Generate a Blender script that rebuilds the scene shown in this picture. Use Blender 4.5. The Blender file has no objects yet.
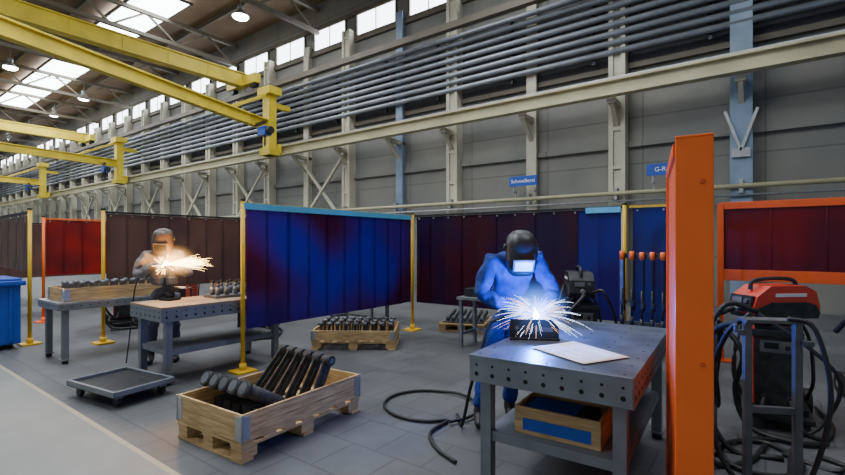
import bpy, bmesh, math, random
from mathutils import Vector, Matrix, Euler
random.seed(7)
C = bpy.context.scene.collection
R2 = math.radians

# ---------------------------------------------------------------- materials
def newmat(name):
    m = bpy.data.materials.new(name); m.use_nodes = True
    return m, m.node_tree.nodes, m.node_tree.links
def mat(name, col, rough=.5, metal=0., var=.12, scale=6., bump=0., emis=None, es=0., alpha=1., bscale=None, coat=0.):
    m, N, L = newmat(name)
    b = N['Principled BSDF']
    b.inputs['Roughness'].default_value = rough
    b.inputs['Metallic'].default_value = metal
    b.inputs['Coat Weight'].default_value = coat
    tc = N.new('ShaderNodeTexCoord')
    nz = N.new('ShaderNodeTexNoise'); nz.inputs['Scale'].default_value = scale; nz.inputs['Detail'].default_value = 5
    L.new(tc.outputs['Object'], nz.inputs['Vector'])
    cr = N.new('ShaderNodeValToRGB')
    cr.color_ramp.elements[0].position = .3; cr.color_ramp.elements[1].position = .7
    cr.color_ramp.elements[0].color = tuple(c*(1-var) for c in col)+(1,)
    cr.color_ramp.elements[1].color = tuple(min(1, c*(1+var)) for c in col)+(1,)
    L.new(nz.outputs['Fac'], cr.inputs['Fac']); L.new(cr.outputs['Color'], b.inputs['Base Color'])
    if bump:
        n2 = N.new('ShaderNodeTexNoise'); n2.inputs['Scale'].default_value = bscale or scale*6
        L.new(tc.outputs['Object'], n2.inputs['Vector'])
        bp = N.new('ShaderNodeBump'); bp.inputs['Strength'].default_value = bump; bp.inputs['Distance'].default_value = .01
        L.new(n2.outputs['Fac'], bp.inputs['Height']); L.new(bp.outputs['Normal'], b.inputs['Normal'])
    return m
def wood(name, c1, c2):
    m, N, L = newmat(name); b = N['Principled BSDF']; b.inputs['Roughness'].default_value = .75
    tc = N.new('ShaderNodeTexCoord'); mp = N.new('ShaderNodeMapping'); mp.inputs['Scale'].default_value = (3, 3, 30)
    L.new(tc.outputs['Object'], mp.inputs['Vector'])
    nz = N.new('ShaderNodeTexNoise'); nz.inputs['Scale'].default_value = 2; nz.inputs['Detail'].default_value = 8
    L.new(mp.outputs['Vector'], nz.inputs['Vector'])
    cr = N.new('ShaderNodeValToRGB'); cr.color_ramp.elements[0].position = .3; cr.color_ramp.elements[1].position = .7
    cr.color_ramp.elements[0].color = c1+(1,); cr.color_ramp.elements[1].color = c2+(1,)
    L.new(nz.outputs['Fac'], cr.inputs['Fac']); L.new(cr.outputs['Color'], b.inputs['Base Color'])
    return m
def curtainmat(name, c1, c2, scale=1.1, p0=.38, p1=.62, tl=.35):
    m, N, L = newmat(name); b = N['Principled BSDF']; b.inputs['Roughness'].default_value = .4
    tc = N.new('ShaderNodeTexCoord'); nz = N.new('ShaderNodeTexNoise'); nz.inputs['Scale'].default_value = scale
    nz.inputs['Detail'].default_value = 1
    L.new(tc.outputs['Object'], nz.inputs['Vector'])
    cr = N.new('ShaderNodeValToRGB'); cr.color_ramp.elements[0].position = p0; cr.color_ramp.elements[1].position = p1
    cr.color_ramp.elements[0].color = c1+(1,); cr.color_ramp.elements[1].color = c2+(1,)
    L.new(nz.outputs['Fac'], cr.inputs['Fac']); L.new(cr.outputs['Color'], b.inputs['Base Color'])
    tr = N.new('ShaderNodeBsdfTranslucent'); L.new(cr.outputs['Color'], tr.inputs['Color'])
    mx = N.new('ShaderNodeMixShader'); mx.inputs[0].default_value = tl
    L.new(b.outputs[0], mx.inputs[1]); L.new(tr.outputs[0], mx.inputs[2])
    L.new(mx.outputs[0], N['Material Output'].inputs['Surface'])
    return m
def emat(name, col, s):
    m, N, L = newmat(name); N.remove(N['Principled BSDF'])
    e = N.new('ShaderNodeEmission'); e.inputs[0].default_value = tuple(col)+(1,); e.inputs[1].default_value = s
    L.new(e.outputs[0], N['Material Output'].inputs['Surface']); return m

M = {}
M['steel'] = mat('steel_grey', (.16, .17, .19), .5, .6, .25, 8)
M['tabletop'] = mat('table_steel', (.17, .19, .23), .35, .6, .35, 5)
M['tablepaint'] = mat('table_paint', (.17, .19, .22), .5, .2, .15, 6)
M['dark'] = mat('dark_steel', (.035, .037, .042), .5, .5, .4, 12)
M['casting'] = mat('rough_casting', (.045, .045, .048), .7, .25, .45, 18, .4)
M['hole'] = mat('hole_black', (.006, .006, .007), .9)
M['rubber'] = mat('black_rubber', (.012, .012, .014), .5)
M['yellow'] = mat('yellow_paint', (.75, .46, .02), .45, 0, .12, 4)
M['cryellow'] = mat('crane_yellow', (.66, .5, .03), .5, 0, .18, 1.5)
M['orange'] = mat('orange_paint', (1., .16, .012), .42, 0, .06, 3)
M['orange2'] = mat('orange_sheet', (.75, .1, .012), .5, 0, .08, 3)
M['red'] = mat('red_paint', (.62, .04, .018), .35, 0, .1, 5)
M['wood'] = wood('pallet_wood', (.36, .22, .09), (.66, .46, .22))
M['plywood'] = wood('worn_bench_wood', (.2, .15, .1), (.38, .29, .2))
M['galv'] = mat('galvanised', (.4, .41, .43), .4, .7, .15, 10)
M['white'] = mat('white_plastic', (.75, .76, .78), .5)
M['paper'] = mat('paper_white', (.93, .95, .98), .8, 0, .02, 10)
M['ink'] = mat('ink_grey', (.35, .36, .4), .8)
M['blue'] = mat('blue_plastic', (.01, .07, .42), .4)
M['signblue'] = mat('sign_blue', (.01, .07, .4), .5)
M['railblue'] = mat('blue_top_strip', (.14, .55, .95), .4, 0, .08, 3)
M['beige'] = mat('beige_column_paint', (.5, .475, .37), .6, 0, .15, 1.5)
M['rail'] = mat('runway_beige', (.48, .44, .28), .5, 0, .18, 1.2)
M['bluegrey'] = mat('blue_grey_paint', (.19, .26, .36), .5, 0, .15, 2)
M['pipe'] = mat('pipe_grey', (.3, .325, .37), .4, .5, .15, 2)
M['coverall'] = mat('blue_coverall', (.004, .032, .24), .85, 0, .4, 9, .8, bscale=14)
M['jacket'] = mat('grey_work_jacket', (.2, .18, .18), .85, 0, .25, 9, .8, bscale=14)
M['trousers'] = mat('dark_trousers', (.04, .05, .08), .85)
M['glove'] = mat('leather_glove', (.4, .3, .17), .8)
M['bglove'] = mat('blue_grey_glove', (.06, .1, .22), .8)
M['skin'] = mat('skin', (.6, .35, .25), .55, 0, .06)
M['hair'] = mat('brown_hair', (.08, .05, .03), .8)
M['helmet'] = mat('helmet_black', (.02, .022, .03), .4, 0, .1, 5)
M['helmetb'] = mat('helmet_brown', (.07, .045, .03), .4, 0, .1, 5)
M['visor'] = mat('visor_arc_glow', (.04, .35, .95), .3, 0, .05)  # bright blue puts the arc's light on the visor into its colour
M['boot'] = mat('boot_leather', (.02, .02, .022), .5)
M['lampmetal'] = mat('lamp_metal', (.3, .3, .3), .4, .5)
M['truss'] = mat('truss_paint', (.12, .1, .075), .6, 0, .2, 1)
M['window'] = emat('window_daylight', (.85, .93, 1), 8)
M['skylight'] = emat('skylight_daylight', (.9, .96, 1), 14)
M['lamp'] = emat('lamp_glow', (.9, .97, 1), 60)
M['arc'] = emat('arc_core', (.6, .8, 1), 160)
M['spark_w'] = emat('spark_white', (.6, .75, 1), 9)
M['spark_o'] = emat('spark_orange', (1, .6, .35), 6)
M['spark_g'] = emat('grinding_spark', (1, .6, .2), 20)
M['gcore'] = emat('grinding_core', (1, .85, .5), 150)
M['c_blue'] = curtainmat('curtain_red_arc_glow', (.016, .009, .34), (.04, .003, .035), .62, .4, .56)  # blue tones paint the arc's glow onto dark red strips
M['c_arcglow2'] = curtainmat('curtain_maroon_arc_glow', (.01, .02, .3), (.02, .008, .16), 1.)  # painted arc light for the right end of the maroon curtain
M['c_maroon'] = curtainmat('curtain_maroon', (.055, .005, .014), (.02, .005, .04), 1.3)
M['c_brown'] = curtainmat('curtain_brown', (.14, .07, .055), (.09, .05, .045), 1.5)
M['c_red'] = curtainmat('curtain_red', (.33, .015, .012), (.14, .012, .014), 1.2)
M['c_navy'] = curtainmat('curtain_navy', (.01, .025, .24), (.02, .015, .12), 1.2)
M['c_dred'] = curtainmat('curtain_dark_red', (.22, .006, .01), (.11, .004, .02), 1.2)

# ---------------------------------------------------------------- builder
class B:
    def __init__(s): s.bm = bmesh.new(); s.mats = []
    def mi(s, m):
        m = M[m] if isinstance(m, str) else m
        if m not in s.mats: s.mats.append(m)
        return s.mats.index(m)
    def _fin(s, verts, m, smooth=False):
        i = s.mi(m); fs = set()
        for v in verts: fs.update(v.link_faces)
        for f in fs:
            f.material_index = i; f.smooth = smooth and len(f.verts) <= 4
    def box(s, c, d, m, rot=(0, 0, 0)):
        mx = Matrix.Translation(c) @ Euler(rot).to_matrix().to_4x4() @ Matrix.Diagonal((d[0], d[1], d[2], 1))
        r = bmesh.ops.create_cube(s.bm, size=1, matrix=mx); s._fin(r['verts'], m); return r['verts']
    def beam(s, p0, p1, w, h, m):
        p0 = Vector(p0); p1 = Vector(p1); d = p1-p0
        q = d.to_track_quat('Y', 'Z').to_matrix().to_4x4()
        mx = Matrix.Translation((p0+p1)/2) @ q @ Matrix.Diagonal((w, d.length, h, 1))
        r = bmesh.ops.create_cube(s.bm, size=1, matrix=mx); s._fin(r['verts'], m)
    def cyl(s, p0, p1, r, m, r2=None, seg=16):
        p0 = Vector(p0); p1 = Vector(p1); d = p1-p0
        q = d.to_track_quat('Z', 'Y').to_matrix().to_4x4()
        mx = Matrix.Translation((p0+p1)/2) @ q
        g = bmesh.ops.create_cone(s.bm, cap_ends=True, segments=seg, radius1=r, radius2=r if r2 is None else r2, depth=d.length, matrix=mx)
        s._fin(g['verts'], m, True)
    def sph(s, c, rad, m, rot=(0, 0, 0), u=20, v=12, fn=None):
        if not hasattr(rad, '__len__'): rad = (rad,)*3
        g = bmesh.ops.create_uvsphere(s.bm, u_segments=u, v_segments=v, radius=1)
        if fn:
            for w in g['verts']: w.co = Vector(fn(w.co))
        mx = Matrix.Translation(c) @ Euler(rot).to_matrix().to_4x4() @ Matrix.Diagonal((rad[0], rad[1], rad[2], 1))
        bmesh.ops.transform(s.bm, matrix=mx, verts=g['verts']); s._fin(g['verts'], m, True)
    def tube(s, pts, r, m, seg=8, smooth=6):
        P = [Vector(p) for p in pts]
        if smooth and len(P) > 2:
            Q = []; E = [2*P[0]-P[1]]+P+[2*P[-1]-P[-2]]
            for i in range(1, len(E)-2):
                for k in range(smooth):
                    t = k/smooth; a, b, c, d = E[i-1:i+3]
                    Q.append(.5*((2*b)+(c-a)*t+(2*a-5*b+4*c-d)*t*t+(3*b-a-3*c+d)*t**3))
            Q.append(P[-1]); P = Q
        rings = []; up = Vector((.13, .27, .95))
        for i, p in enumerate(P):
            d = (P[min(i+1, len(P)-1)]-P[max(i-1, 0)])
            if d.length < 1e-9: d = Vector((0, 0, 1))
            d.normalize()
            a = d.cross(up)
            if a.length < 1e-3: a = d.cross(Vector((1, 0, 0)))
            a.normalize(); b = d.cross(a)
            rr = r(i/(len(P)-1)) if callable(r) else r
            rings.append([s.bm.verts.new(p+rr*(math.cos(2*math.pi*k/seg)*a+math.sin(2*math.pi*k/seg)*b)) for k in range(seg)])
        i0 = s.mi(m)
        for a, b in zip(rings, rings[1:]):
            for k in range(seg):
                f = s.bm.faces.new((a[k], a[(k+1) % seg], b[(k+1) % seg], b[k])); f.material_index = i0; f.smooth = True
        for rg in (rings[0], rings[-1]):
            f = s.bm.faces.new(rg); f.material_index = i0
    def prism(s, poly, th, mx, m):
        a = [s.bm.verts.new(mx @ Vector((x, y, -th/2))) for x, y in poly]
        b = [s.bm.verts.new(mx @ Vector((x, y, th/2))) for x, y in poly]
        n = len(poly); i0 = s.mi(m); fs = [s.bm.faces.new(a[::-1]), s.bm.faces.new(b)]
        for k in range(n): fs.append(s.bm.faces.new((a[k], a[(k+1) % n], b[(k+1) % n], b[k])))
        for f in fs: f.material_index = i0
    def done(s, name, loc=(0, 0, 0), rz=0, bevel=0, parent=None, rot=None):
        bmesh.ops.recalc_face_normals(s.bm, faces=s.bm.faces)
        me = bpy.data.meshes.new(name); s.bm.to_mesh(me); s.bm.free()
        for m in s.mats: me.materials.append(m)
        o = bpy.data.objects.new(name, me); C.objects.link(o)
        o.location = loc; o.rotation_euler = rot if rot else (0, 0, rz)
        if bevel:
            md = o.modifiers.new('bev', 'BEVEL'); md.width = bevel; md.segments = 2; md.limit_method = 'ANGLE'; md.angle_limit = R2(40)
        if parent: o.parent = parent
        return o
def empty(name, loc, rz=0):
    e = bpy.data.objects.new(name, None); e.location = loc; e.rotation_euler = (0, 0, rz); C.objects.link(e); return e

# ---------------------------------------------------------------- room shell
XL, XR, YB, YW, ZC = -80, 12, -10, 13, 11.6
m, N, L = newmat('factory_floor')
b = N['Principled BSDF']
tc = N.new('ShaderNodeTexCoord'); sep = N.new('ShaderNodeSeparateXYZ'); L.new(tc.outputs['Object'], sep.inputs[0])
br = N.new('ShaderNodeTexBrick'); br.offset = .5
for k, v in (('Scale', 1.), ('Mortar Size', .014), ('Mortar Smooth', 1.), ('Brick Width', .42), ('Row Height', .42), ('Bias', 0.)): br.inputs[k].default_value = v
br.inputs['Color1'].default_value = (.122, .127, .138, 1); br.inputs['Color2'].default_value = (.108, .113, .124, 1); br.inputs['Mortar'].default_value = (.07, .073, .08, 1)
L.new(tc.outputs['Object'], br.inputs['Vector'])
nz = N.new('ShaderNodeTexNoise'); nz.inputs['Scale'].default_value = 1.3; nz.inputs['Detail'].default_value = 8; nz.inputs['Roughness'].default_value = .65
L.new(tc.outputs['Object'], nz.inputs['Vector'])
def mixc(bt, a, bb, fac):
    n = N.new('ShaderNodeMix'); n.data_type = 'RGBA'; n.blend_type = bt
    if isinstance(fac, float): n.inputs[0].default_value = fac
    else: L.new(fac, n.inputs[0])
    for s_, v in ((6, a), (7, bb)):
        if isinstance(v, tuple): n.inputs[s_].default_value = v
        else: L.new(v, n.inputs[s_])
    return n.outputs[2]
gr = N.new('ShaderNodeValToRGB'); gr.color_ramp.elements[0].position = .3; gr.color_ramp.elements[0].color = (.55, .55, .56, 1); gr.color_ramp.elements[1].position = .7; gr.color_ramp.elements[1].color = (1.15, 1.15, 1.15, 1)
L.new(nz.outputs['Fac'], gr.inputs['Fac'])
tile = mixc('MULTIPLY', br.outputs['Color'], gr.outputs['Color'], 1.)
aisle = mixc('MULTIPLY', (.24, .245, .24, 1), gr.outputs['Color'], .6)
def thr(val, op):
    n = N.new('ShaderNodeMath'); n.operation = op; L.new(sep.outputs['Y'], n.inputs[0]); n.inputs[1].default_value = val; return n.outputs[0]
c1 = mixc('MIX', tile, (.4, .34, .25, 1), thr(1.5, 'LESS_THAN'))
c2 = mixc('MIX', c1, aisle, thr(1.46, 'LESS_THAN'))
L.new(c2, b.inputs['Base Color'])
rr = N.new('ShaderNodeMapRange'); rr.inputs[3].default_value = .4; rr.inputs[4].default_value = .7
L.new(nz.outputs['Fac'], rr.inputs[0]); L.new(rr.outputs[0], b.inputs['Roughness'])
bp = N.new('ShaderNodeBump'); bp.inputs['Strength'].default_value = .1; bp.inputs['Distance'].default_value = .01
L.new(br.outputs['Fac'], bp.inputs['Height']); bp.invert = True; L.new(bp.outputs[0], b.inputs['Normal'])
M['floor'] = m
q = B(); q.box(((XL+XR)/2, (YB+YW)/2, -.1), (XR-XL, YW-YB, .2), 'floor'); q.done('floor')

m, N, L = newmat('hall_wall'); b = N['Principled BSDF']; b.inputs['Roughness'].default_value = .8
tc = N.new('ShaderNodeTexCoord'); mp = N.new('ShaderNodeMapping'); mp.inputs['Rotation'].default_value = (R2(90), 0, 0)
L.new(tc.outputs['Object'], mp.inputs[0]); br = N.new('ShaderNodeTexBrick'); br.offset = 0
for k, v in (('Scale', 1.), ('Mortar Size', .02), ('Brick Width', 2.55), ('Row Height', 1.2)): br.inputs[k].default_value = v
br.inputs['Color1'].default_value = (.235, .23, .205, 1); br.inputs['Color2'].default_value = (.21, .208, .19, 1); br.inputs['Mortar'].default_value = (.15, .15, .14, 1)
L.new(mp.outputs[0], br.inputs['Vector'])
nz = N.new('ShaderNodeTexNoise'); nz.inputs['Scale'].default_value = .6; nz.inputs['Detail'].default_value = 6; L.new(tc.outputs['Object'], nz.inputs['Vector'])
gr = N.new('ShaderNodeValToRGB'); gr.color_ramp.elements[0].position = .3; gr.color_ramp.elements[0].color = (.72, .75, .8, 1); gr.color_ramp.elements[1].position = .7; gr.color_ramp.elements[1].color = (1.1, 1.08, 1.05, 1)
L.new(nz.outputs['Fac'], gr.inputs['Fac'])
L.new(mixc('MULTIPLY', br.outputs['Color'], gr.outputs['Color'], 1.), b.inputs['Base Color'])
M['wall'] = m
q = B(); q.box(((XL+XR)/2, YW+.15, ZC/2), (XR-XL, .3, ZC), 'wall'); q.done('wall_back')
q = B(); q.box((XL-.15, (YB+YW)/2, ZC/2), (.3, YW-YB, ZC), 'wall'); q.done('wall_left')
M['ceil'] = mat('roof_deck_brown', (.16, .1, .06), .8, 0, .25, .7)
q = B(); q.box(((XL+XR)/2, (YB+YW)/2, ZC+.1), (XR-XL, YW-YB, .2), 'ceil')
for y in range(-9, 13, 2): q.box(((XL+XR)/2, y, ZC-.1), (XR-XL, .1, .2), 'truss')
q.done('ceiling')

# wall columns
colx = [2.1, -.44, -3.1, -5.5, -8.2, -10.5, -13.1, -15.6]+[-18.2-2.55*i for i in range(20)]
wide = lambda i: i % 2 == 0
for i, x in enumerate(colx):
    q = B()
    if x in (-.44, 2.1):
        q.box((x, YW-.02-.2, 4.3), (.1, .4, 8.6), 'bluegrey'); q.box((x, YW-.43, 4.3), (.42, .04, 8.6), 'bluegrey'); q.box((x, YW-.03, 4.3), (.42, .04, 8.6), 'bluegrey')
        q.beam((x, YW-.5, 3.6), (x-.3, YW-.5, 4.5), .06, .06, 'galv'); q.beam((x, YW-.5, 3.6), (x+.3, YW-.5, 4.5), .06, .06, 'galv'); q.box((x, YW-.48, 3.55), (.34, .06, .2), 'galv')
    elif wide(i) or x < -18:
        for dx in (-.15, .15):
            q.box((x+dx, YW-.2, 4.9), (.11, .36, 9.8), 'beige')
        for k in range(10): q.box((x, YW-.36, .5+k*1.), (.2, .02, .1), 'beige')
        q.box((x, YW-.3, 4.9), (.2, .04, 9.8), 'beige')
    else:
        q.box((x, YW-.12, 4.9), (.2, .2, 9.8), 'bluegrey' if x == -10.5 else 'beige'); q.box((x, YW-.25, 4.9), (.3, .03, 9.8), 'bluegrey' if x == -10.5 else 'beige')
    q.box((x, YW-.45, 5.1), (.2, .9, .12), 'beige'); q.beam((x, YW-.1, 4.4), (x, YW-.85, 5.05), .1, .08, 'beige')
    q.done('wall_column')
for k in (6, 8, 10, 12, 14, 16):
    q = B(); x0, x1 = colx[k], colx[k+1]
    q.beam((x0, YW-.45, 2.3), (x1, YW-.45, 4.9), .1, .1, 'beige'); q.beam((x1, YW-.5, 2.3), (x0, YW-.5, 4.9), .1, .1, 'beige')
    q.box(((x0+x1)/2, YW-.5, 2.3), (abs(x1-x0)+.2, .12, .12), 'beige')
    q.done('wall_bracing')
# runway beam (I section)
q = B(); L_ = XR-XL; cx = (XL+XR)/2
q.box((cx, 12., 5.2), (L_, .26, .04), 'rail'); q.box((cx, 12., 5.36), (L_, .06, .3), 'rail'); q.box((cx, 12., 5.54), (L_, .3, .05), 'rail'); q.box((cx, 12., 5.6), (L_, .07, .07), 'galv')
q.done('crane_runway_beam')
q = B(); q.cyl((XL, 12.5, 2.8), (XR, 12.5, 2.8), .055, 'rail'); q.cyl((XL, 12.5, 2.6), (XR, 12.5, 2.6), .025, 'galv')
for x in colx: q.box((x, 12.58, 2.8), (.08, .2, .3), 'galv')
q.done('wall_supply_pipe')
q = B()
for i in range(8): q.cyl((XL, 12.62-.01*i, 6.5+i*.235), (XR, 12.62-.01*i, 6.5+i*.235), .08, 'pipe', seg=10)
for x in colx: q.box((x-.6, 12.74, 7.3), (.08, .1, 2.), 'dark')
q.done('wall_pipe_bundle')
q = B()
for z in (4.1, 6.15, 8.7, 9.45, 10.5): q.box((cx, YW-.06, z), (L_, .12, .14), 'truss' if z > 6 else 'wall')
q.done('trim_wall_girts')
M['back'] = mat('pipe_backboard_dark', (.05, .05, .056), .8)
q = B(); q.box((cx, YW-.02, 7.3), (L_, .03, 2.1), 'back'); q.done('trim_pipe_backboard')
wn = 1
for i in range(len(colx)-1):
    x0, x1 = colx[i]-.3, colx[i+1]+.3
    q = B(); w = x0-x1
    q.box(((x0+x1)/2, YW-.03, 10.0), (w-.1, .03, .8), 'window')
    for xx in (x0, x1): q.box((xx, YW-.06, 10.), (.07, .08, .9), 'truss')
    q.box(((x0+x1)/2, YW-.05, 10.), (.03, .05, .8), 'truss')
    for z in (9.57, 10.43): q.box(((x0+x1)/2, YW-.06, z), (w, .08, .07), 'truss')
    q.done('window_%d' % wn); wn += 1
for i, (a, b_, y0, y1) in enumerate([(-24.5, -19, 7.9, 9.6), (-44, -29, 8.0, 9.8), (-66, -50, 8.0, 9.8), (-24.5, -19, 2., 3.5), (-44, -29, 2, 3.5), (-66, -50, 2, 3.5), (-12, -4, 1, 3), (-12, -4, -6, -4)]):
    q = B(); q.box(((a+b_)/2, (y0+y1)/2, ZC-.23), (b_-a, y1-y0, .04), 'skylight')
    n = max(1, int((b_-a)/5))
    for k in range(n+1): q.box((a+(b_-a)*k/n, (y0+y1)/2, ZC-.23), (.06, y1-y0+.1, .1), 'truss')
    for y in (y0, y1): q.box(((a+b_)/2, y, ZC-.22), (b_-a, .08, .1), 'truss')
    q.done('window_%d' % wn); wn += 1
for k in range(12):
    x = -9-6*k; q = B()
    q.beam((x, YB, 11.25), (x, YW-.1, 11.25), .16, .16, 'truss'); q.beam((x, YB, 10.3), (x, YW-.1, 10.3), .16, .16, 'truss')
    y = YB+.5; s_ = 0
    while y < YW-1.6:
        q.beam((x, y, 10.3 if s_ else 11.25), (x, y+1.3, 11.25 if s_ else 10.3), .08, .08, 'truss'); y += 1.3; s_ = 1-s_
    q.done('roof_truss')
for (x, y) in [(-16.7, 10.4), (-23.5, 5.3), (-34, 10.5), (-31, 6.4), (-40, 10.6), (-46, 10.6), (-37, 6.2), (-52, 10.6), (-44, 6.2), (-7, 5), (-7, -2), (-60, 10.4), (-52, 6)]:
    q = B(); q.cyl((x, y, 10.95), (x, y, 11.39), .02, 'lampmetal'); q.cyl((x, y, 10.75), (x, y, 10.98), .12, 'lampmetal')
    q.cyl((x, y, 10.5), (x, y, 10.76), .32, 'lampmetal', r2=.12, seg=24); q.sph((x, y, 10.5), (.3, .3, .12), 'lamp')
    q.done('high_bay_lamp')

def jib(x, y, ang, ln, z0=5.1, z1=7.8):
    q = B()
    q.box((x, y, (z0+z1)/2), (.42, .36, z1-z0), 'cryellow'); q.box((x, y, z1-.1), (.8, .6, .3), 'cryellow'); q.box((x, y, z0+.15), (.7, .5, .3), 'cryellow')
    q.beam((x, y+.1, z1-.6), (x, 12.4, z1-.6), .2, .2, 'cryellow'); q.box((x, 11.78, z0+.3), (.5, .14, .4), 'cryellow')
    d = Vector((math.sin(ang), -math.cos(ang), 0)); p = Vector((x, y, 6.12))
    e = p+d*ln
    q.beam(p, e, .24, .05, 'cryellow'); q.beam(p+Vector((0, 0, .19)), e+Vector((0, 0, .19)), .07, .36, 'cryellow'); q.beam(p+Vector((0, 0, .38)), e+Vector((0, 0, .38)), .24, .05, 'cryellow')
    q.beam(p+Vector((0, 0, 1.5)), p+d*2.2+Vector((0, 0, .38)), .1, .1, 'cryellow')
    h = p+d*.9+Vector((.95, -.2, -.05))
    q.box(h+Vector((0, 0, -.35)), (.45, .3, .32), 'blue'); q.cyl(h+Vector((-.35, 0, -.35)), h+Vector((.4, 0, -.35)), .14, 'dark'); q.beam(p+d*.9, h, .1, .1, 'dark'); q.cyl(h+Vector((0, 0, -.5)), h+Vector((0, 0, -.9)), .03, 'dark')
    q.done('jib_crane')
jib(-16.3, 11.45, .3, 15)
jib(-31.3, 11.45, .15, 15)
jib(-46, 11.45, .1, 15)
def bridge(x, z):
    q = B()
    q.box((x, 1, z), (.4, 22, .05), 'cryellow'); q.box((x, 1, z+.27), (.3, 22, .5), 'cryellow'); q.box((x, 1, z+.55), (.42, 22, .05), 'cryellow')
    for k in range(14): q.box((x+.16, -9+k*1.6, z+.27), (.03, .06, .48), 'cryellow')
    q.box((x, 11.9, z+.2), (2.2, .3, .4), 'cryellow'); q.cyl((x-.8, 11.8, z-.05), (x-.8, 12.05, z-.05), .18, 'dark'); q.cyl((x+.8, 11.8, z-.05), (x+.8, 12.05, z-.05), .18, 'dark')
    q.done('overhead_crane_bridge')
bridge(-18.9, 8.55)
q = B(); q.box((cx, 11.95, 8.2), (L_, .2, .2), 'truss'); q.done('upper_crane_rail')
bridge(-38, 8.55)

def text(s_, size, loc, rot, matn, parent):
    cu = bpy.data.curves.new('lettering', 'FONT'); cu.body = s_; cu.size = size; cu.align_x = 'CENTER'; cu.align_y = 'CENTER'; cu.extrude = .002
    cu.materials.append(M[matn]); o = bpy.data.objects.new('lettering', cu); C.objects.link(o); o.location = loc; o.rotation_euler = rot; o.parent = parent
for x, t in ((-5.56, 'Schweißerei'), (-1.9, 'G-Raum')):
    e = empty('hanging_wall_sign', (x, 12.3, 3.3))
    q = B(); q.box((0, 0, 0), (.85, .03, .28), 'signblue')
    for dx in (-.3, .3): q.box((dx, .1, -.3), (.03, .2, .03), 'galv'); q.box((dx, .19, -.36), (.03, .03, .36), 'galv')
    for dx in (-.3, .3): q.box((dx, .04, -.15), (.03, .03, .3), 'galv')
    q.done('sign_board', parent=e)
    text(t, .15, (0, -.018, 0), (R2(90), 0, 0), 'white', e)

# ---------------------------------------------------------------- welding curtains
def curtain(p0, p1, z0, z1, m, rail='yellow', posts=(1, 1), amp=.012, strip=None, name='welding_curtain', pm='yellow', base=True, alt=None):
    p0 = Vector((p0[0], p0[1], 0)); p1 = Vector((p1[0], p1[1], 0)); d = p1-p0; ln = d.length; d.normalize(); n = Vector((-d.y, d.x, 0))
    q = B(); sw = .3; ns = max(1, int(ln/sw)); sw = ln/ns
    for k in range(ns):
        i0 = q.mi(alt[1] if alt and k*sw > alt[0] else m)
        off = .006 if k % 2 else -.006; segs = 6; ph = random.random()*6; prev = None
        for j in range(segs+1):
            u = k*sw-.02+(sw+.04)*j/segs; u = min(max(u, .04), ln-.04)
            a = off+amp*math.sin(math.pi*j/segs); col = []
            for r in range(5):
                z = z1-(z1-z0)*r/4
                w = a+.008*math.sin(ph+r)*r/4
                col.append(q.bm.verts.new(p0+d*u+n*w+Vector((0, 0, z))))
            if prev:
                for r in range(4):
                    f = q.bm.faces.new((prev[r], col[r], col[r+1], prev[r+1])); f.material_index = i0; f.smooth = True
            prev = col
    q.beam(p0+Vector((0, 0, z1+.02)), p1+Vector((0, 0, z1+.02)), .03, .03, rail)
    if strip:
        a, b_ = strip
        q.beam(p0+d*a+Vector((0, 0, z1-.01)), p0+d*b_+Vector((0, 0, z1-.01)), .06, .075, 'railblue')
    for k in range(int(ln/.3)): q.cyl(p0+d*(.1+k*.3)+n*-.02+Vector((0, 0, z1-.03)), p0+d*(.1+k*.3)+n*.02+Vector((0, 0, z1-.03)), .012, 'galv', seg=8)
    for fl, p in zip(posts, (p0, p1)):
        if fl:
            q.cyl(p, p+Vector((0, 0, z1+.06)), .026, pm)
            if base: q.box(p+Vector((0, 0, .012)), (.24, .24, .024), pm); q.cyl(p+Vector((0, 0, .02)), p+Vector((0, 0, .1)), .042, pm)
            q.cyl(p+Vector((0, 0, z1+.05)), p+Vector((0, 0, z1+.075)), .032, 'dark')
    q.done(name)
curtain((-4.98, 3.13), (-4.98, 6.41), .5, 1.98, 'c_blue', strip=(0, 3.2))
curtain((-4.92, 6.41), (-1.48, 6.41), .5, 1.98, 'c_maroon', posts=(0, 1), strip=(2.95, 3.4), rail='dark', alt=(2.6, 'c_arcglow2'))
curtain((-1.42, 6.41), (-.62, 6.45), .5, 1.98, 'c_navy', posts=(0, 1), pm='dark')
curtain((-8.1, 2.75), (-8.1, 6.3), .8, 1.98, 'c_brown', rail='dark')
curtain((-8.0, 6.41), (-5.1, 6.41), .7, 1.98, 'c_maroon', posts=(0, 0), rail='dark')
curtain((-8.9, 2.06), (-12.0, 2.2), 1.1, 1.98, 'c_brown', posts=(1, 1), rail='dark')
curtain((-11.2, 2.8), (-11.2, 6.3), .9, 1.98, 'c_red', pm='orange', rail='orange')
curtain((-14.2, 2.6), (-14.2, 6.3), .7, 1.98, 'c_brown', rail='dark')
curtain((-17.3, 2.2), (-17.3, 6.3), .7, 1.98, 'c_brown', rail='dark')

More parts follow.
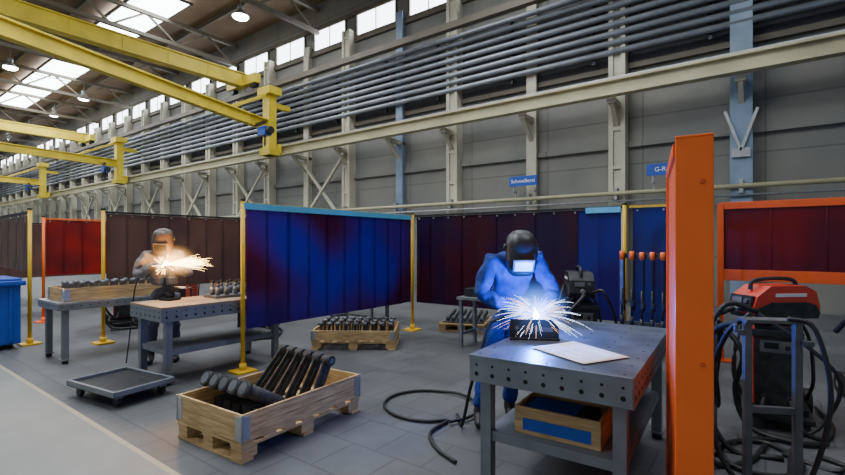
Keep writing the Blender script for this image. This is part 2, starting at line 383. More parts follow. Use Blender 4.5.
def framed(p0, p1, z0, z1, w, panel, name='orange_partition_screen'):
    p0 = Vector((p0[0], p0[1], 0)); p1 = Vector((p1[0], p1[1], 0)); U = Vector((0, 0, 1))
    q = B()
    for p in (p0, p1): q.box(p+U*(z1/2), (w, w, z1), 'orange2'); q.box(p+U*.01, (.3, .2, .02), 'orange2')
    q.beam(p0+U*(z1-.03), p1+U*(z1-.03), .05, .09, 'orange2'); q.beam(p0+U*(z0), p1+U*(z0), .05, .14, 'orange2')
    q.beam(p0+U*((z0+z1)/2), p1+U*((z0+z1)/2), .012, z1-z0-.1, panel)
    n = 7
    for k in range(1, n): pp = p0.lerp(p1, k/n); q.cyl(pp+U*(z0+.05), pp+U*(z1-.05), .012, panel)
    q.done(name, bevel=.004)
framed((-.47, 7.15), (3.2, 7.15), 1.12, 2.04, .07, 'c_dred')
e = empty('orange_partition_screen', (0, 0, 0))
q = B()
q.box((0, 0, 1.0), (.148, .045, 2.0), 'orange'); q.box((0, 0, 2.003), (.15, .05, .012), 'orange'); q.box((0, .01, .01), (.2, .3, .02), 'orange')
for z in (.3, 1.0, 1.8): q.cyl((.03, -.022, z), (.03, -.03, z), .012, 'orange2')
q.done('post', (-.255, 2.37, 0), R2(36.6)-math.atan(.593), bevel=.004, parent=e)
q = B()
q.beam((-.325, 2.42, 1.04), (-.47, 3.2, 1.04), .02, 1.8, 'orange2')
q.beam((-.325, 2.42, 1.96), (-.47, 3.2, 1.96), .045, .06, 'orange2'); q.beam((-.325, 2.42, .14), (-.47, 3.2, .14), .045, .06, 'orange2')
q.box((-.473, 3.21, .99), (.04, .05, 1.98), 'orange2'); q.box((-.473, 3.21, .01), (.06, .2, .02), 'orange2')
q.done('sheet_panel', bevel=.003, parent=e)

# ---------------------------------------------------------------- tables
def weldtable(name, w, l, h, loc, rz, top='tabletop', skirt='tablepaint', shelf=.34, sk=.14, rows=(.055, .11)):
    q = B()
    q.box((0, 0, h-.012), (w, l, .025), top)
    for sx in (-1, 1):
        q.box((sx*(w/2-.008), 0, h-.02-sk/2), (.016, l-.01, sk), skirt)
        n = int(l/.1)
        for k in range(n):
            y = -l/2+l*(k+.5)/n
            for j, dz in enumerate(rows): q.cyl((sx*(w/2-.004), y, h-dz), (sx*(w/2+.0015), y, h-dz), .014 if j else .009, 'hole', seg=12)
    for sy in (-1, 1):
        q.box((0, sy*(l/2-.008), h-.02-sk/2), (w-.01, .016, sk), skirt)
        n = int(w/.1)
        for k in range(n):
            x = -w/2+w*(k+.5)/n
            for j, dz in enumerate(rows): q.cyl((x, sy*(l/2-.004), h-dz), (x, sy*(l/2+.0015), h-dz), .014 if j else .009, 'hole', seg=12)
    for k in range(int(w/.1)):
        for j in range(int(l/.1)):
            x = -w/2+w*(k+.5)/int(w/.1); y = -l/2+l*(j+.5)/int(l/.1)
            if (k % 2 == 0) and (j % 2 == 0): q.cyl((x, y, h-.004), (x, y, h+.0015), .009, 'hole', seg=10)
    for sx in (-1, 1):
        for sy in (-1, 1):
            x, y = sx*(w/2-.08), sy*(l/2-.1)
            q.box((x, y, (h-sk)/2+.03), (.07, .07, h-sk-.04), skirt); q.cyl((x, y, .0), (x, y, .04), .035, 'dark'); q.box((x, y, .05), (.1, .1, .012), skirt)
        if shelf: q.box((sx*(w/2-.08), 0, shelf), (.04, l-.25, .05), skirt)
    if shelf:
        q.box((0, 0, shelf+.03), (w-.14, l-.2, .012), skirt)
        for sy in (-1, 1): q.box((0, sy*(l/2-.1), shelf+.01), (w-.2, .04, .06), skirt)
    return q.done(name, loc, rz, bevel=.003)
weldtable('welding_table', .93, 1.64, .85, (-1.035, 3.28, 0), R2(3))
weldtable('workbench', .77, 1.55, .85, (-5.465, 3.03, 0), 0, top='plywood')
weldtable('workbench', .8, 1.5, .78, (-7.45, 2.65, 0), 0, top='galv', sk=.08, rows=(.05,), shelf=None)
q = B()
for sy in (-1, 1): q.box((0, sy*.15, .08), (.5, .016, .16), 'wood')
for sx in (-1, 1): q.box((sx*.242, 0, .08), (.016, .3, .16), 'wood')
q.box((0, 0, .008), (.48, .28, .016), 'wood'); q.box((0, -.159, .06), (.4, .004, .07), 'signblue'); q.box((-.05, 0, .1), (.3, .2, .1), 'signblue'); q.box((.15, 0, .09), (.08, .22, .12), 'dark')
q.done('wooden_parts_box', (-.99, 2.78, .378), R2(3))
e = empty('technical_drawing_sheet', (-.93, 2.86, .853), R2(62))
q = B(); i0 = q.mi('paper')
g = [[q.bm.verts.new(((i/8-.5)*.36, (j/8-.5)*.46, .003+.006*max(0, (i/8-.75))*4*(j/8)+.002)) for j in range(9)] for i in range(9)]
for i in range(8):
    for j in range(8): f = q.bm.faces.new((g[i][j], g[i+1][j], g[i+1][j+1], g[i][j+1])); f.material_index = i0; f.smooth = True
o = q.done('sheet', parent=e); md = o.modifiers.new('t', 'SOLIDIFY'); md.thickness = .001
q = B()
for y in (-.17, -.14, .03, .06, .12): q.box((-.04, y, .0062), (.18, .004, .0006), 'ink')
for x in (-.13, -.06, .01, .05): q.box((x, -.05, .0062), (.004, .18, .0006), 'ink')
q.box((-.04, .18, .0062), (.2, .003, .0006), 'ink'); q.done('drawing_lines', parent=e)
# steel bracket being welded
q = B()
q.box((0, 0, .006), (.34, .12, .012), 'dark')
poly = [(-.17, 0), (.17, 0), (.17, .08), (.12, .13), (-.16, .13), (-.17, .11)]
q.prism(poly, .01, Matrix.Translation((0, -.02, .01)) @ Matrix.Rotation(R2(90), 4, 'X'), 'dark')
for x in (-.12, -.04): q.cyl((x, -.027, .08), (x, -.022, .08), .016, 'steel', seg=14)
q.box((.07, -.026, .07), (.12, .004, .03), 'steel')
for x in (-.155, .155): q.prism([(0, 0), (.09, 0), (0, .1)], .008, Matrix.Translation((x, -.015, .01)) @ Matrix.Rotation(R2(90), 4, 'Z') @ Matrix.Rotation(R2(90), 4, 'X'), 'dark')
q.done('steel_bracket', (-1.32, 3.1, .852), R2(30), bevel=.001)

# ---------------------------------------------------------------- pallet boxes
def pallet(q, w=.8, l=1.2, m='wood'):
    for y in (-l/2+.05, 0, l/2-.05): q.box((0, y, .011+.0), (w, .1, .022), m)
    for y in (-l/2+.07, 0, l/2-.07):
        for x in (-w/2+.07, 0, w/2-.07): q.box((x, y, .06), (.12, .13, .078), m)
    for x in (-w/2+.07, 0, w/2-.07): q.box((x, 0, .108), (.13, l, .02), m)
    for k in range(7):
        y = -l/2+.055+k*(l-.11)/6; q.box((0, y, .128), (w, .11, .02), m)
def collar(q, w, l, z, h, m='wood'):
    for zz in (z+h/4, z+3*h/4):
        for sx in (-1, 1): q.box((sx*(w/2-.01), 0, zz), (.02, l-.02, h/2-.004), m)
        for sy in (-1, 1): q.box((0, sy*(l/2-.01), zz), (w-.02, .02, h/2-.004), m)
    for sx in (-1, 1):
        for sy in (-1, 1):
            q.box((sx*(w/2+.001), sy*(l/2-.04), z+h/2), (.006, .06, h*.85), 'galv'); q.box((sx*(w/2-.04), sy*(l/2+.001), z+h/2), (.06, .006, h*.85), 'galv'); q.cyl((sx*w/2, sy*l/2, z), (sx*w/2, sy*l/2, z+h), .009, 'galv', seg=8)
q = B(); pallet(q, .82, 1.22); collar(q, .82, 1.22, .14, .2); q.done('wooden_pallet_box', (-3.34, 2.40, 0), R2(3), bevel=.002)
def arm(q, a, b_, wd=.045):
    a = Vector(a); b_ = Vector(b_)
    d = (b_-a).normalized(); q.beam(a, b_, .014, wd, 'casting'); q.beam(a+d*.05, b_-d*.08, .05, .012, 'casting')
    ax = Vector((1, 0, 0)); q.cyl(b_-ax*.045, b_+ax*.045, .042, 'casting', seg=18); q.cyl(b_-ax*.047, b_+ax*.047, .022, 'steel', seg=14)
    q.cyl(a-ax*.03, a+ax*.03, .03, 'casting', seg=14)
q = B()
for i in range(6): x = -.33+i*.13; arm(q, (x, .02+.02*i, .03), (x+.04, .34-.015*i, .39), .085)
for i in range(5):
    x = -.32+i*.125; a = Vector((x, -.1, .1)); b_ = Vector((x-.03, -.38, .27))
    q.cyl(a, b_, .052, 'casting', seg=20); q.cyl(b_, b_+(b_-a).normalized()*.04, .062, 'casting', seg=20); q.cyl(b_+(b_-a).normalized()*.04, b_+(b_-a).normalized()*.045, .045, 'steel', seg=18); q.box((x, -.2, .06), (.09, .25, .1), 'casting')
for i in range(4): q.box((-.25+.17*i, -.25, .012), (.12, .5, .02), 'steel', (0, 0, .1*i))
q.done('steel_arm_castings', (-3.34, 2.40, .14), R2(3))
q = B(); pallet(q, .8, 1.2); collar(q, .8, 1.2, .14, .14); q.done('wooden_pallet_box', (-4.95, 5.02, 0), R2(-55), bevel=.002)
q = B()
for r in range(3):
    for i in range(9):
        y = -.5+i*.125; x = -.25+r*.25
        q.beam((x, y, .02), (x+.05, y+.02, .23), .02, .07, 'casting'); q.cyl((x+.05, y-.02, .23), (x+.05, y+.06, .23), .025, 'steel', seg=10)
q.done('steel_arm_castings', (-4.95, 5.02, .13), R2(-55))
q = B(); pallet(q, .8, 1.0)
for i in range(7): q.beam((-.3+.1*i, -.25, .16), (-.27+.1*i, .3, .26), .03, .06, 'casting'); q.cyl((-.3+.1*i, -.3, .2), (-.24+.1*i, -.3, .2), .05, 'steel')
q.box((0, 0, .15), (.7, .8, .03), 'steel')
q.done('loaded_pallet', (-4.35, 7.2, 0), R2(20))
for (x, y) in ((-3.2, 7.6), (-5.8, 5.9), (-3.1, 6.0)):
    q = B(); q.box((0, 0, .72), (1.1, .5, .04), 'tablepaint')
    for sx in (-1, 1):
        for sy in (-1, 1): q.box((sx*.5, sy*.2, .35), (.05, .05, .7), 'tablepaint')
        q.box((sx*.5, 0, .2), (.04, .4, .04), 'tablepaint')
    q.box((0, .2, .2), (1.0, .04, .04), 'tablepaint'); q.box((-.3, 0, .8), (.35, .3, .12), 'dark'); q.box((.2, 0, .78), (.3, .3, .08), 'red'); q.cyl((.0, .1, .74), (.0, .1, .95), .05, 'dark')
    q.done('steel_side_table', (x, y, 0), 0, bevel=.003)
q = B()
collar(q, .6, 1.25, 0, .17); q.box((0, 0, .01), (.56, 1.2, .02), 'wood')
q.done('wooden_parts_crate', (-7.4, 2.6, .783), R2(0))
q = B()
for r in range(2):
    for i in range(9): y = -.5+i*.12; x = -.13+r*.24; q.beam((x, y, .02), (x+.03, y, .18), .05, .07, 'steel'); q.cyl((x+.03, y-.03, .19), (x+.03, y+.03, .19), .03, 'steel', seg=10)
q.done('machined_parts', (-7.4, 2.6, .805))
q = B()
q.box((0, 0, .015), (.3, .75, .03), 'steel')
for r in range(2):
    for i in range(6): y = -.3+i*.12; x = -.07+r*.13; q.cyl((x, y, .03), (x, y, .13), .03, 'steel', seg=12); q.cyl((x, y, .13), (x, y, .17), .018, 'steel', seg=12); q.box((x, y, .19), (.06, .025, .03), 'dark')
q.done('machined_parts_tray', (-5.5, 3.38, .853))

# floor dolly
q = B()
q.box((0, 0, .12), (.84, .58, .03), 'dark')
for sy in (-1, 1): q.box((0, sy*.28, .14), (.84, .03, .05), 'tablepaint')
for sx in (-1, 1): q.box((sx*.41, 0, .14), (.03, .56, .05), 'tablepaint')
for sx in (-1, 1):
    for sy in (-1, 1): q.cyl((sx*.33-.0, sy*.21-.02, .045), (sx*.33, sy*.21+.02, .045), .045, 'rubber'); q.box((sx*.33, sy*.21, .095), (.07, .07, .03), 'galv')
q.done('transport_dolly', (-5.22, 1.93, 0), R2(8), bevel=.003)

# blue container
q = B()
q.box((0, 0, .5), (.9, .75, .86), 'blue'); q.box((0, 0, .95), (1.0, .85, .07), 'blue'); q.box((0, 0, 1.0), (.9, .78, .04), 'blue')
for k in range(5): q.box((-.36+.18*k, -.38, .5), (.04, .03, .8), 'blue')
for k in range(4): q.box((.455, -.28+.18*k, .5), (.03, .04, .8), 'blue')
for sx in (-1, 1):
    for sy in (-1, 1): q.cyl((sx*.35, sy*.28-.02, .05), (sx*.35, sy*.28+.02, .05), .05, 'rubber')
q.done('blue_waste_container', (-9.15, 1.54, 0), bevel=.02)

# ---------------------------------------------------------------- welding machines
def welder(loc, rz, name='welding_machine', hose=True, body='red', frz=0, sc=1.):
    q = B()
    q.box((0, .05, .12), (.5, .8, .04), 'dark'); q.box((0, -.2, .16), (.44, .06, .06), 'dark')
    for sx in (-1, 1):
        q.cyl((sx*.24, .35, .12), (sx*.3, .35, .12), .12, 'rubber', seg=24); q.cyl((sx*.3, .35, .12), (sx*.305, .35, .12), .06, 'galv', seg=16)
        q.cyl((sx*.2-.02, -.3, .05), (sx*.2+.02, -.3, .05), .05, 'rubber')
        q.box((sx*.2, -.3, .105), (.06, .06, .02), 'galv')
    q.box((0, 0, .5), (.34, .6, .62), body)
    q.box((0, -.305, .5), (.32, .02, .6), 'dark'); q.box((0, -.315, .72), (.24, .012, .1), 'steel'); q.box((-.04, -.323, .73), (.1, .006, .05), 'hole'); q.cyl((.07, -.32, .72), (.07, -.345, .72), .02, 'rubber')
    for sx in (-1, 1): q.cyl((sx*.09, -.3, .28), (sx*.09, -.36, .28), .03, 'rubber'); q.cyl((sx*.09, -.31, .56), (sx*.09, -.33, .56), .02, 'dark')
    for k in range(7): q.box((.172, .05, .35+k*.05), (.006, .35, .018), 'hole'); q.box((-.172, .05, .35+k*.05), (.006, .35, .018), 'hole')
    q.box((.173, 0, .74), (.006, .4, .05), 'white'); q.box((-.173, 0, .74), (.006, .4, .05), 'white')
    for sy in (-1, 1): q.box((0, sy*.3, .83), (.36, .05, .05), 'dark')
    q.box((0, 0, .86), (.3, .5, .04), 'dark'); q.cyl((0, 0, .86), (0, 0, .94), .06, 'dark')
    n0 = len(q.bm.verts)
    pr = [(-.31, 0), (.3, 0), (.32, .1), (.28, .24), (.18, .29), (-.16, .29), (-.29, .2), (-.34, .07)]
    Mx = Matrix.Translation((0, 0, .94)) @ Matrix.Rotation(R2(90), 4, 'Z') @ Matrix.Rotation(R2(90), 4, 'X')
    q.prism(pr, .28, Mx, body)
    q.prism([(a*.96, b_*.5+.002) for a, b_ in pr], .3, Mx, 'dark')
    for sx in (-1, 1): q.box((sx*.143, .03, 1.15), (.006, .3, .03), 'white')
    q.box((0, -.325, 1.07), (.24, .03, .15), 'dark', (R2(-8), 0, 0)); q.box((-.03, -.343, 1.1), (.11, .006, .05), 'steel', (R2(-8), 0, 0)); q.cyl((.075, -.33, 1.1), (.075, -.36, 1.1), .018, 'steel')
    q.cyl((.0, -.32, 1.02), (.0, -.4, 1.02), .026, 'galv'); q.cyl((0, -.4, 1.02), (0, -.5, 1.0), .022, 'rubber')
    q.tube([(0, -.24, 1.19), (0, -.22, 1.26), (0, -.1, 1.285), (0, .1, 1.285), (0, .2, 1.26), (0, .22, 1.19)], .018, 'dark')
    q.bm.verts.ensure_lookup_table(); vs = q.bm.verts[n0:]
    bmesh.ops.rotate(q.bm, verts=vs, cent=(0, 0, 0), matrix=Matrix.Rotation(frz, 3, 'Z'))
    q.cyl((0, .46, .14), (0, .46, .85), .09, 'galv', seg=20); q.sph((0, .46, .85), (.09, .09, .07), 'galv'); q.cyl((0, .46, .9), (0, .46, .98), .025, 'steel')
    if hose:
        f = Matrix.Rotation(frz, 3, 'Z') @ Vector((0, -.48, 1.0))
        q.tube([f, f+Vector((-.06, -.12, -.06)), (-.25, -.6, .7), (-.3, -.5, .35), (-.2, -.5, .06), (.1, -.6, .03), (.3, -.5, .03)], .022, 'rubber')
        q.tube([(-.09, -.35, .28), (-.14, -.45, .2), (-.3, -.5, .45), (-.28, -.4, .8), (-.2, -.1, 1.0), (-.16, .1, 1.05)], .018, 'rubber')
        q.tube([(.09, -.35, .28), (.15, -.5, .1), (.3, -.4, .03), (.4, 0, .03), (.35, .5, .03)], .018, 'rubber')
        q.tube([(.16, .2, .95), (.26, .15, .75), (.28, .05, .4), (.24, .1, .2)], .015, 'rubber')
        q.tube([f+Vector((.1, .05, .02)), f+Vector((.2, -.1, .03)), (.35, -.5, .6), (.3, -.45, .2), (.1, -.5, .03), (-.2, -.7, .03)], .016, 'rubber')
    o = q.done(name, loc, rz, bevel=.006); o.scale = (sc, sc, sc)
welder((.06, 5.03, 0), R2(3), frz=R2(-50), sc=.95)
welder((1.0, 6.0, 0), R2(20))
welder((-1.78, 5.5, 0), R2(25), body='dark', sc=.97)
welder((-9.6, 3.6, 0), R2(70))
welder((-10.2, 5.0, 0), R2(40))
welder((-6.9, 4.6, 0), R2(60), body='dark')
welder((1.9, 6.2, 0), R2(-10), body='dark')

# grey steel torch stand with hanging hoses
q = B()
for sx in (-1, 1): q.box((sx*.13, 0, .54), (.04, .04, 1.06), 'steel')
q.box((0, 0, 1.075), (.32, .12, .02), 'steel'); q.box((0, 0, .01), (.4, .4, .02), 'steel'); q.box((0, 0, .55), (.24, .03, .04), 'steel')
q.box((-.16, 0, 1.0), (.06, .03, .03), 'steel'); q.box((.17, -.02, .95), (.06, .03, .03), 'steel'); q.cyl((-.19, 0, 1.0), (-.19, 0, 1.05), .012, 'steel')
q.done('torch_stand', (.03, 3.4, 0), R2(25), bevel=.003)
q = B()
def hz(pts, r=.017): q.tube(pts, r, 'rubber')
hz([(-.07, 3.45, 1.1), (-.2, 3.5, .95), (-.3, 3.6, .6), (-.25, 3.55, .2), (-.1, 3.5, .02), (.1, 3.7, .02), (.15, 4.3, .02)])
hz([(-.1, 3.55, 1.05), (-.3, 3.75, .9), (-.38, 3.8, .5), (-.3, 3.7, .06), (-.1, 3.9, .02), (.0, 4.3, .02)], .02)
hz([(-.05, 4.4, 1.0), (-.25, 4.3, 1.05), (-.38, 4.2, .75), (-.36, 4.1, .3), (-.2, 4.05, .02), (.1, 4.1, .02)], .02)
hz([(.1, 3.36, 1.1), (.22, 3.34, 1.05), (.28, 3.28, .7), (.2, 3.2, .3), (.05, 3.15, .02), (-.2, 3.0, .02)], .013)
hz([(.4, 4.4, .9), (.48, 4.3, 1.0), (.58, 4.2, .75), (.55, 4.1, .35), (.4, 4.1, .02), (.1, 4.2, .02)], .018)
hz([(.6, 4.9, .9), (.75, 4.6, .7), (.7, 4.3, .3), (.6, 4.2, .02), (.3, 4.3, .02)], .018)
hz([(-.3, 3.9, .02), (-.22, 4.2, .02), (0, 4.35, .02), (.2, 4.1, .02), (.1, 3.8, .02), (-.15, 3.75, .02), (-.3, 4.0, .03)], .018)
q.done('hanging_welding_hoses')
def hose(pts, r=.017, name='welding_hose'):
    q = B(); q.tube(pts, r, 'rubber'); q.done(name)
pts = [(-1.72, 2.7, .016), (-1.95, 2.8, .016), (-2.15, 3.0, .018)]
for k in range(16):
    a = -.6-k*.42; r = .38+.012*k*.3; pts.append((-2.52+r*1.1*math.cos(a), 3.5+r*math.sin(a), .018+(.012 if k > 9 else 0)))
hose(pts, .014)
q = B()
for k in range(4):
    pts = []; r = .17+.01*k
    for j in range(13): a = j*2*math.pi/12; pts.append((-.36+.015*k+.02*math.sin(a*2), 4.35+r*math.cos(a)+.02*k, .62+r*1.7*math.sin(a)-.02*k))
    q.tube(pts, .015, 'rubber')
q.box((-.33, 4.35, .5), (.04, .04, 1.0), 'steel'); q.box((-.33, 4.35, .01), (.3, .3, .02), 'steel'); q.beam((-.33, 4.35, .98), (-.42, 4.35, .98), .03, .03, 'steel'); q.done('cable_stand_with_coil')

# clamp rack with hanging bar clamps
e = empty('bar_clamp_rack', (-.85, 5.15, 0))
q = B()
for x in (-.36, .36): q.box((x, 0, .72), (.04, .04, 1.44), 'steel'); q.box((x, 0, .015), (.06, .4, .03), 'steel')
q.box((0, 0, 1.4), (.76, .04, .05), 'steel'); q.box((0, 0, .7), (.76, .03, .04), 'steel')
q.done('rack_frame', parent=e)
q = B()
for i in range(8):
    x = -.33+i*.094; dz = .06*random.random()
    q.box((x, -.045, 1.13), (.014, .03, .6), 'hole'); q.box((x, -.09, 1.4), (.03, .13, .05), 'dark'); q.box((x, -.09, .95-dz), (.03, .13, .045), 'dark')
    q.cyl((x, -.14, .82-dz), (x, -.14, 1.1-dz), .01, 'dark'); q.cyl((x, -.14, 1.36), (x, -.14, 1.46-dz*.4), .022, 'orange'); q.cyl((x, -.14, .72-dz), (x, -.14, .82-dz), .022, 'dark')
q.done('clamps', parent=e)

# bench vice for the grinder
q = B()
q.box((0, 0, .015), (.16, .16, .03), 'dark'); q.cyl((0, 0, .03), (0, 0, .1), .05, 'dark'); q.box((0, 0, .15), (.14, .1, .1), 'dark'); q.box((-.06, 0, .23), (.03, .13, .08), 'steel'); q.box((.03, 0, .23), (.03, .13, .08), 'steel')
q.cyl((.05, 0, .15), (.24, 0, .15), .014, 'galv'); q.cyl((.23, -.08, .15), (.23, .08, .15), .007, 'galv'); q.box((-.012, 0, .3), (.05, .07, .22), 'steel'); q.box((-.012, .04, .4), (.05, .22, .03), 'steel')
q.done('bench_vice', (-5.68, 2.62, .853), R2(20))

# ---------------------------------------------------------------- people
wr = bpy.data.textures.new('cloth_wrinkles', 'CLOUDS'); wr.noise_scale = .09; wr.noise_depth = 2
def skinobj(name, chains, m, parent, sub=2, branch=.6, wrinkle=0):
    V = []; E = []; Rr = []; roots = []
    for vs, es, root in chains:
        o0 = len(V)
        for co, r in vs: V.append(co); Rr.append(r if hasattr(r, '__len__') else (r, r))
        E += [(a+o0, b_+o0) for a, b_ in es]; roots.append(root+o0)
    me = bpy.data.meshes.new(name); me.from_pydata(V, E, []); o = bpy.data.objects.new(name, me); C.objects.link(o)
    md = o.modifiers.new('skin', 'SKIN'); md.use_smooth_shade = True; md.branch_smoothing = branch
    if not me.skin_vertices:
        bpy.context.view_layer.objects.active = o; bpy.ops.mesh.customdata_skin_add()
    for i, r in enumerate(Rr):
        me.skin_vertices[0].data[i].radius = r; me.skin_vertices[0].data[i].use_root = i in roots
    s_ = o.modifiers.new('sub', 'SUBSURF'); s_.levels = sub; s_.render_levels = sub
    if wrinkle:
        dm = o.modifiers.new('wrinkle', 'DISPLACE'); dm.texture = wr; dm.strength = wrinkle; dm.mid_level = .5
    me.materials.append(M[m]); o.parent = parent; return o
def chain(pts): return (pts, [(i, i+1) for i in range(len(pts)-1)], 0)
def hand(name, wrist, fwd, side, m, parent, curl=1.0):
    w = Vector(wrist); f = Vector(fwd).normalized(); s_ = Vector(side); s_ = (s_-f*s_.dot(f)).normalized(); dn = f.cross(s_)
    if dn.z > 0: dn = -dn
    ch = [chain([(w-f*.03, (.03, .03)), (w+f*.02, (.034, .026)), (w+f*.06, (.042, .022)), (w+f*.095, (.04, .018))])]
    for k, (off, ln) in enumerate(((.033, .072), (.011, .082), (-.011, .076), (-.032, .06))):
        p = w+f*.085+s_*off; pts = [(p, .0105)]; a = .25*curl; l3 = (ln*.45, ln*.32, ln*.28)
        for l_ in l3: p = p+(f*math.cos(a)+dn*math.sin(a))*l_; pts.append((p, .0095)); a += .75*curl
        ch.append(chain(pts))
    p = w+f*.03+s_*.03; p2 = p+(f*.5+s_*.75+dn*.3).normalized()*.04; p3 = p2+(f*.85+s_*.1+dn*.5).normalized()*.035; p4 = p3+(f*.7-s_*.3+dn*.6).normalized()*.025
    ch.append(chain([(p, .013), (p2, .012), (p3, .011), (p4, .0095)]))
    return skinobj(name, ch, m, parent, 2)
def person(name, loc, rz, J, top, legs, glove):
    e = empty(name, loc, rz)
    v = []; ed = []
    def add(co, r, par=None):
        v.append((Vector(co), r)); i = len(v)-1
        if par is not None: ed.append((par, i))
        return i
    pel = add(J['pelvis'], (.175, .13)); sp = add(J['spine'], (.165, .13), pel); ch = add(J['chest'], (.19, .14), sp); nk = add(J['neck'], (.08, .085), ch); add(J['head'], .07, nk)
    for k in ('l', 'r'):
        s0 = add(J['sh_'+k], (.095, .095), ch); mid = add(Vector(J['sh_'+k]).lerp(Vector(J['el_'+k]), .5), .078, s0); el = add(J['el_'+k], .068, mid)
        md_ = add(Vector(J['el_'+k]).lerp(Vector(J['wr_'+k]), .5), .06, el); add(J['wr_'+k], .048, md_)
    skinobj('upper_body_clothes', [(v, ed, 0)], top, e, sub=3, wrinkle=.05)
    v = []; ed = []
    pel = add(Vector(J['pelvis'])+Vector((0, 0, -.02)), (.17, .13)); add(Vector(J['pelvis']).lerp(Vector(J['spine']), .4), (.16, .122), pel)
    for k in ('l', 'r'):
        h = add(J['hip_'+k], .108, pel); t = add(Vector(J['hip_'+k]).lerp(Vector(J['kn_'+k]), .5), .095, h); kn = add(J['kn_'+k], .078, t); c = add(Vector(J['kn_'+k]).lerp(Vector(J['an_'+k]), .4), .074, kn); add(Vector(J['an_'+k])+Vector((0, 0, .03)), .072, c)
    skinobj('trousers', [(v, ed, 0)], legs, e, sub=3, wrinkle=.035)
    for k in ('l', 'r'):
        a = Vector(J['an_'+k]); d = Vector(J['toe_'+k])-a; d.z = 0; d.normalize()
        skinobj('boot_'+k, [chain([(a+Vector((0, 0, .08)), .055), (a+Vector((0, 0, -.02)), .055), (Vector((a.x, a.y, .047))+d*.08, (.05, .046)), (Vector((a.x, a.y, .04))+d*.17, (.048, .038))]), chain([(Vector((a.x, a.y, .047))-d*.03, .045), (Vector((a.x, a.y, .047))+d*.03, .045)])], 'boot', e)
        w = Vector(J['wr_'+k]); f = Vector(J['hf_'+k]); hand('glove_'+k, w+f.normalized()*.02, f, J['hs_'+k], glove, e, J.get('curl', 1.))
        skinobj('glove_cuff_'+k, [chain([(w-f.normalized()*.09, .058), (w-f.normalized()*.02, .048), (w+f.normalized()*.03, .038)])], glove, e)
    return e
M['lips'] = mat('lips', (.5, .18, .15), .5)
def face_head(e, c, pitch, yaw=0):
    q = B()
    def fn(v):
        x, y, z = v
        k = 1-.22*max(0, -z)**1.5; x2 = x*k*(1 if y < 0 else 1-.08*y); y2 = y*(1-.1*max(0, -z)) if y > 0 else y*(1-.3*max(0, -z))
        if y > .3 and abs(z-.0) < .25: y2 -= .04*(1-abs(z)/.25)
        return (x2, y2, z)
    q.sph((0, 0, 0), (.078, .098, .118), 'skin', fn=fn, u=28, v=20)
    q.sph((0, .1, -.02), (.014, .022, .024), 'skin'); q.sph((0, .098, .0), (.009, .016, .035), 'skin')
    for sx in (-1, 1):
        q.sph((sx*.03, .085, .008), (.013, .01, .009), 'white', u=12, v=8); q.sph((sx*.03, .094, .008), (.0055, .003, .0055), 'hole', u=8, v=6)
        q.sph((sx*.03, .091, .03), (.02, .008, .005), 'hair', u=10, v=6); q.sph((sx*.079, -.005, -.005), (.01, .02, .032), 'skin', u=12, v=8)
    q.sph((0, .088, -.055), (.025, .01, .006), 'lips', u=12, v=6); q.sph((0, .08, -.098), (.026, .018, .016), 'skin', u=12, v=8)
    def hf(v):
        x, y, z = v
        if z < .15 and y > -.1: z = max(z, .15)
        return (x, y, z)
    q.sph((0, -.008, .01), (.085, .102, .122), 'hair', fn=hf)
    q.done('head', c, parent=e, rot=(pitch, 0, yaw))
def helmet(e, c, pitch, yaw, hm='helmet', name='welding_helmet', vis='visor'):
    q = B(); i0 = q.mi(hm)
    rings = [(.155, .02, .02, -.02), (.148, .06, .06, -.06), (.125, .095, .1, -.1), (.085, .116, .128, -.128), (.05, .12, .142, -.135), (.03, .12, .165, -.12), (-.07, .118, .175, -.05), (-.12, .108, .165, -.02), (-.155, .085, .145, .01), (-.17, .055, .125, .03)]
    prev = None; n = 28
    for z, w, fr, bk in rings:
        cy = (fr+bk)/2; hy = (fr-bk)/2; ring = []
        for k in range(n):
            a = 2*math.pi*k/n; cxn, sn = math.cos(a), math.sin(a); p = .62 if z < .04 else .9
            ring.append(q.bm.verts.new((w*math.copysign(abs(cxn)**p, cxn), cy+hy*math.copysign(abs(sn)**p, sn), z)))
        if prev:
            for k in range(n): f = q.bm.faces.new((prev[k], prev[(k+1) % n], ring[(k+1) % n], ring[k])); f.material_index = i0; f.smooth = True
        else: f = q.bm.faces.new(ring); f.material_index = i0
        prev = ring
    q.box((0, .176, -.02), (.16, .016, .11), hm); q.box((0, .186, -.02), (.135, .006, .085), vis)
    for sx in (-1, 1): q.cyl((sx*.112, -.0, .03), (sx*.135, -.0, .03), .024, 'dark')
    for z in (-.1, -.125): q.box((0, .168, z), (.1, .01, .008), 'dark')
    q.done(name, c, parent=e, rot=(pitch, 0, yaw))

fx, fy = .72, -.69
rz = math.atan2(-fx, fy)
WL = (-1.76, 3.60, 0)
J = dict(pelvis=(0, -.05, .93), spine=(0, .0, 1.12), chest=(0, .1, 1.3), neck=(0, .19, 1.42), head=(0, .23, 1.45),
         sh_l=(-.2, .12, 1.39), sh_r=(.2, .12, 1.39), el_l=(-.31, .2, 1.12), el_r=(.3, .2, 1.12), wr_l=(-.14, .38, 1.0), wr_r=(.12, .37, 1.02),
         hf_l=(.45, .8, -.1), hf_r=(-.45, .8, -.1), hs_l=(.6, -.3, .5), hs_r=(-.6, -.3, .5), curl=1.25,
         hip_l=(-.08, -.05, .87), hip_r=(.11, -.05, .87), kn_l=(-.06, -.05, .49), kn_r=(.19, .02, .49), an_l=(-.05, -.12, .1), an_r=(.25, -.02, .1), toe_l=(-.06, .1, .04), toe_r=(.3, .17, .04))
w1 = person('welder_worker', WL, rz, J, 'coverall', 'coverall', 'bglove')
face_head(w1, (0, .27, 1.46), R2(-38), R2(-8))
helmet(w1, (0, .275, 1.475), R2(-36), R2(-12))
q = B()
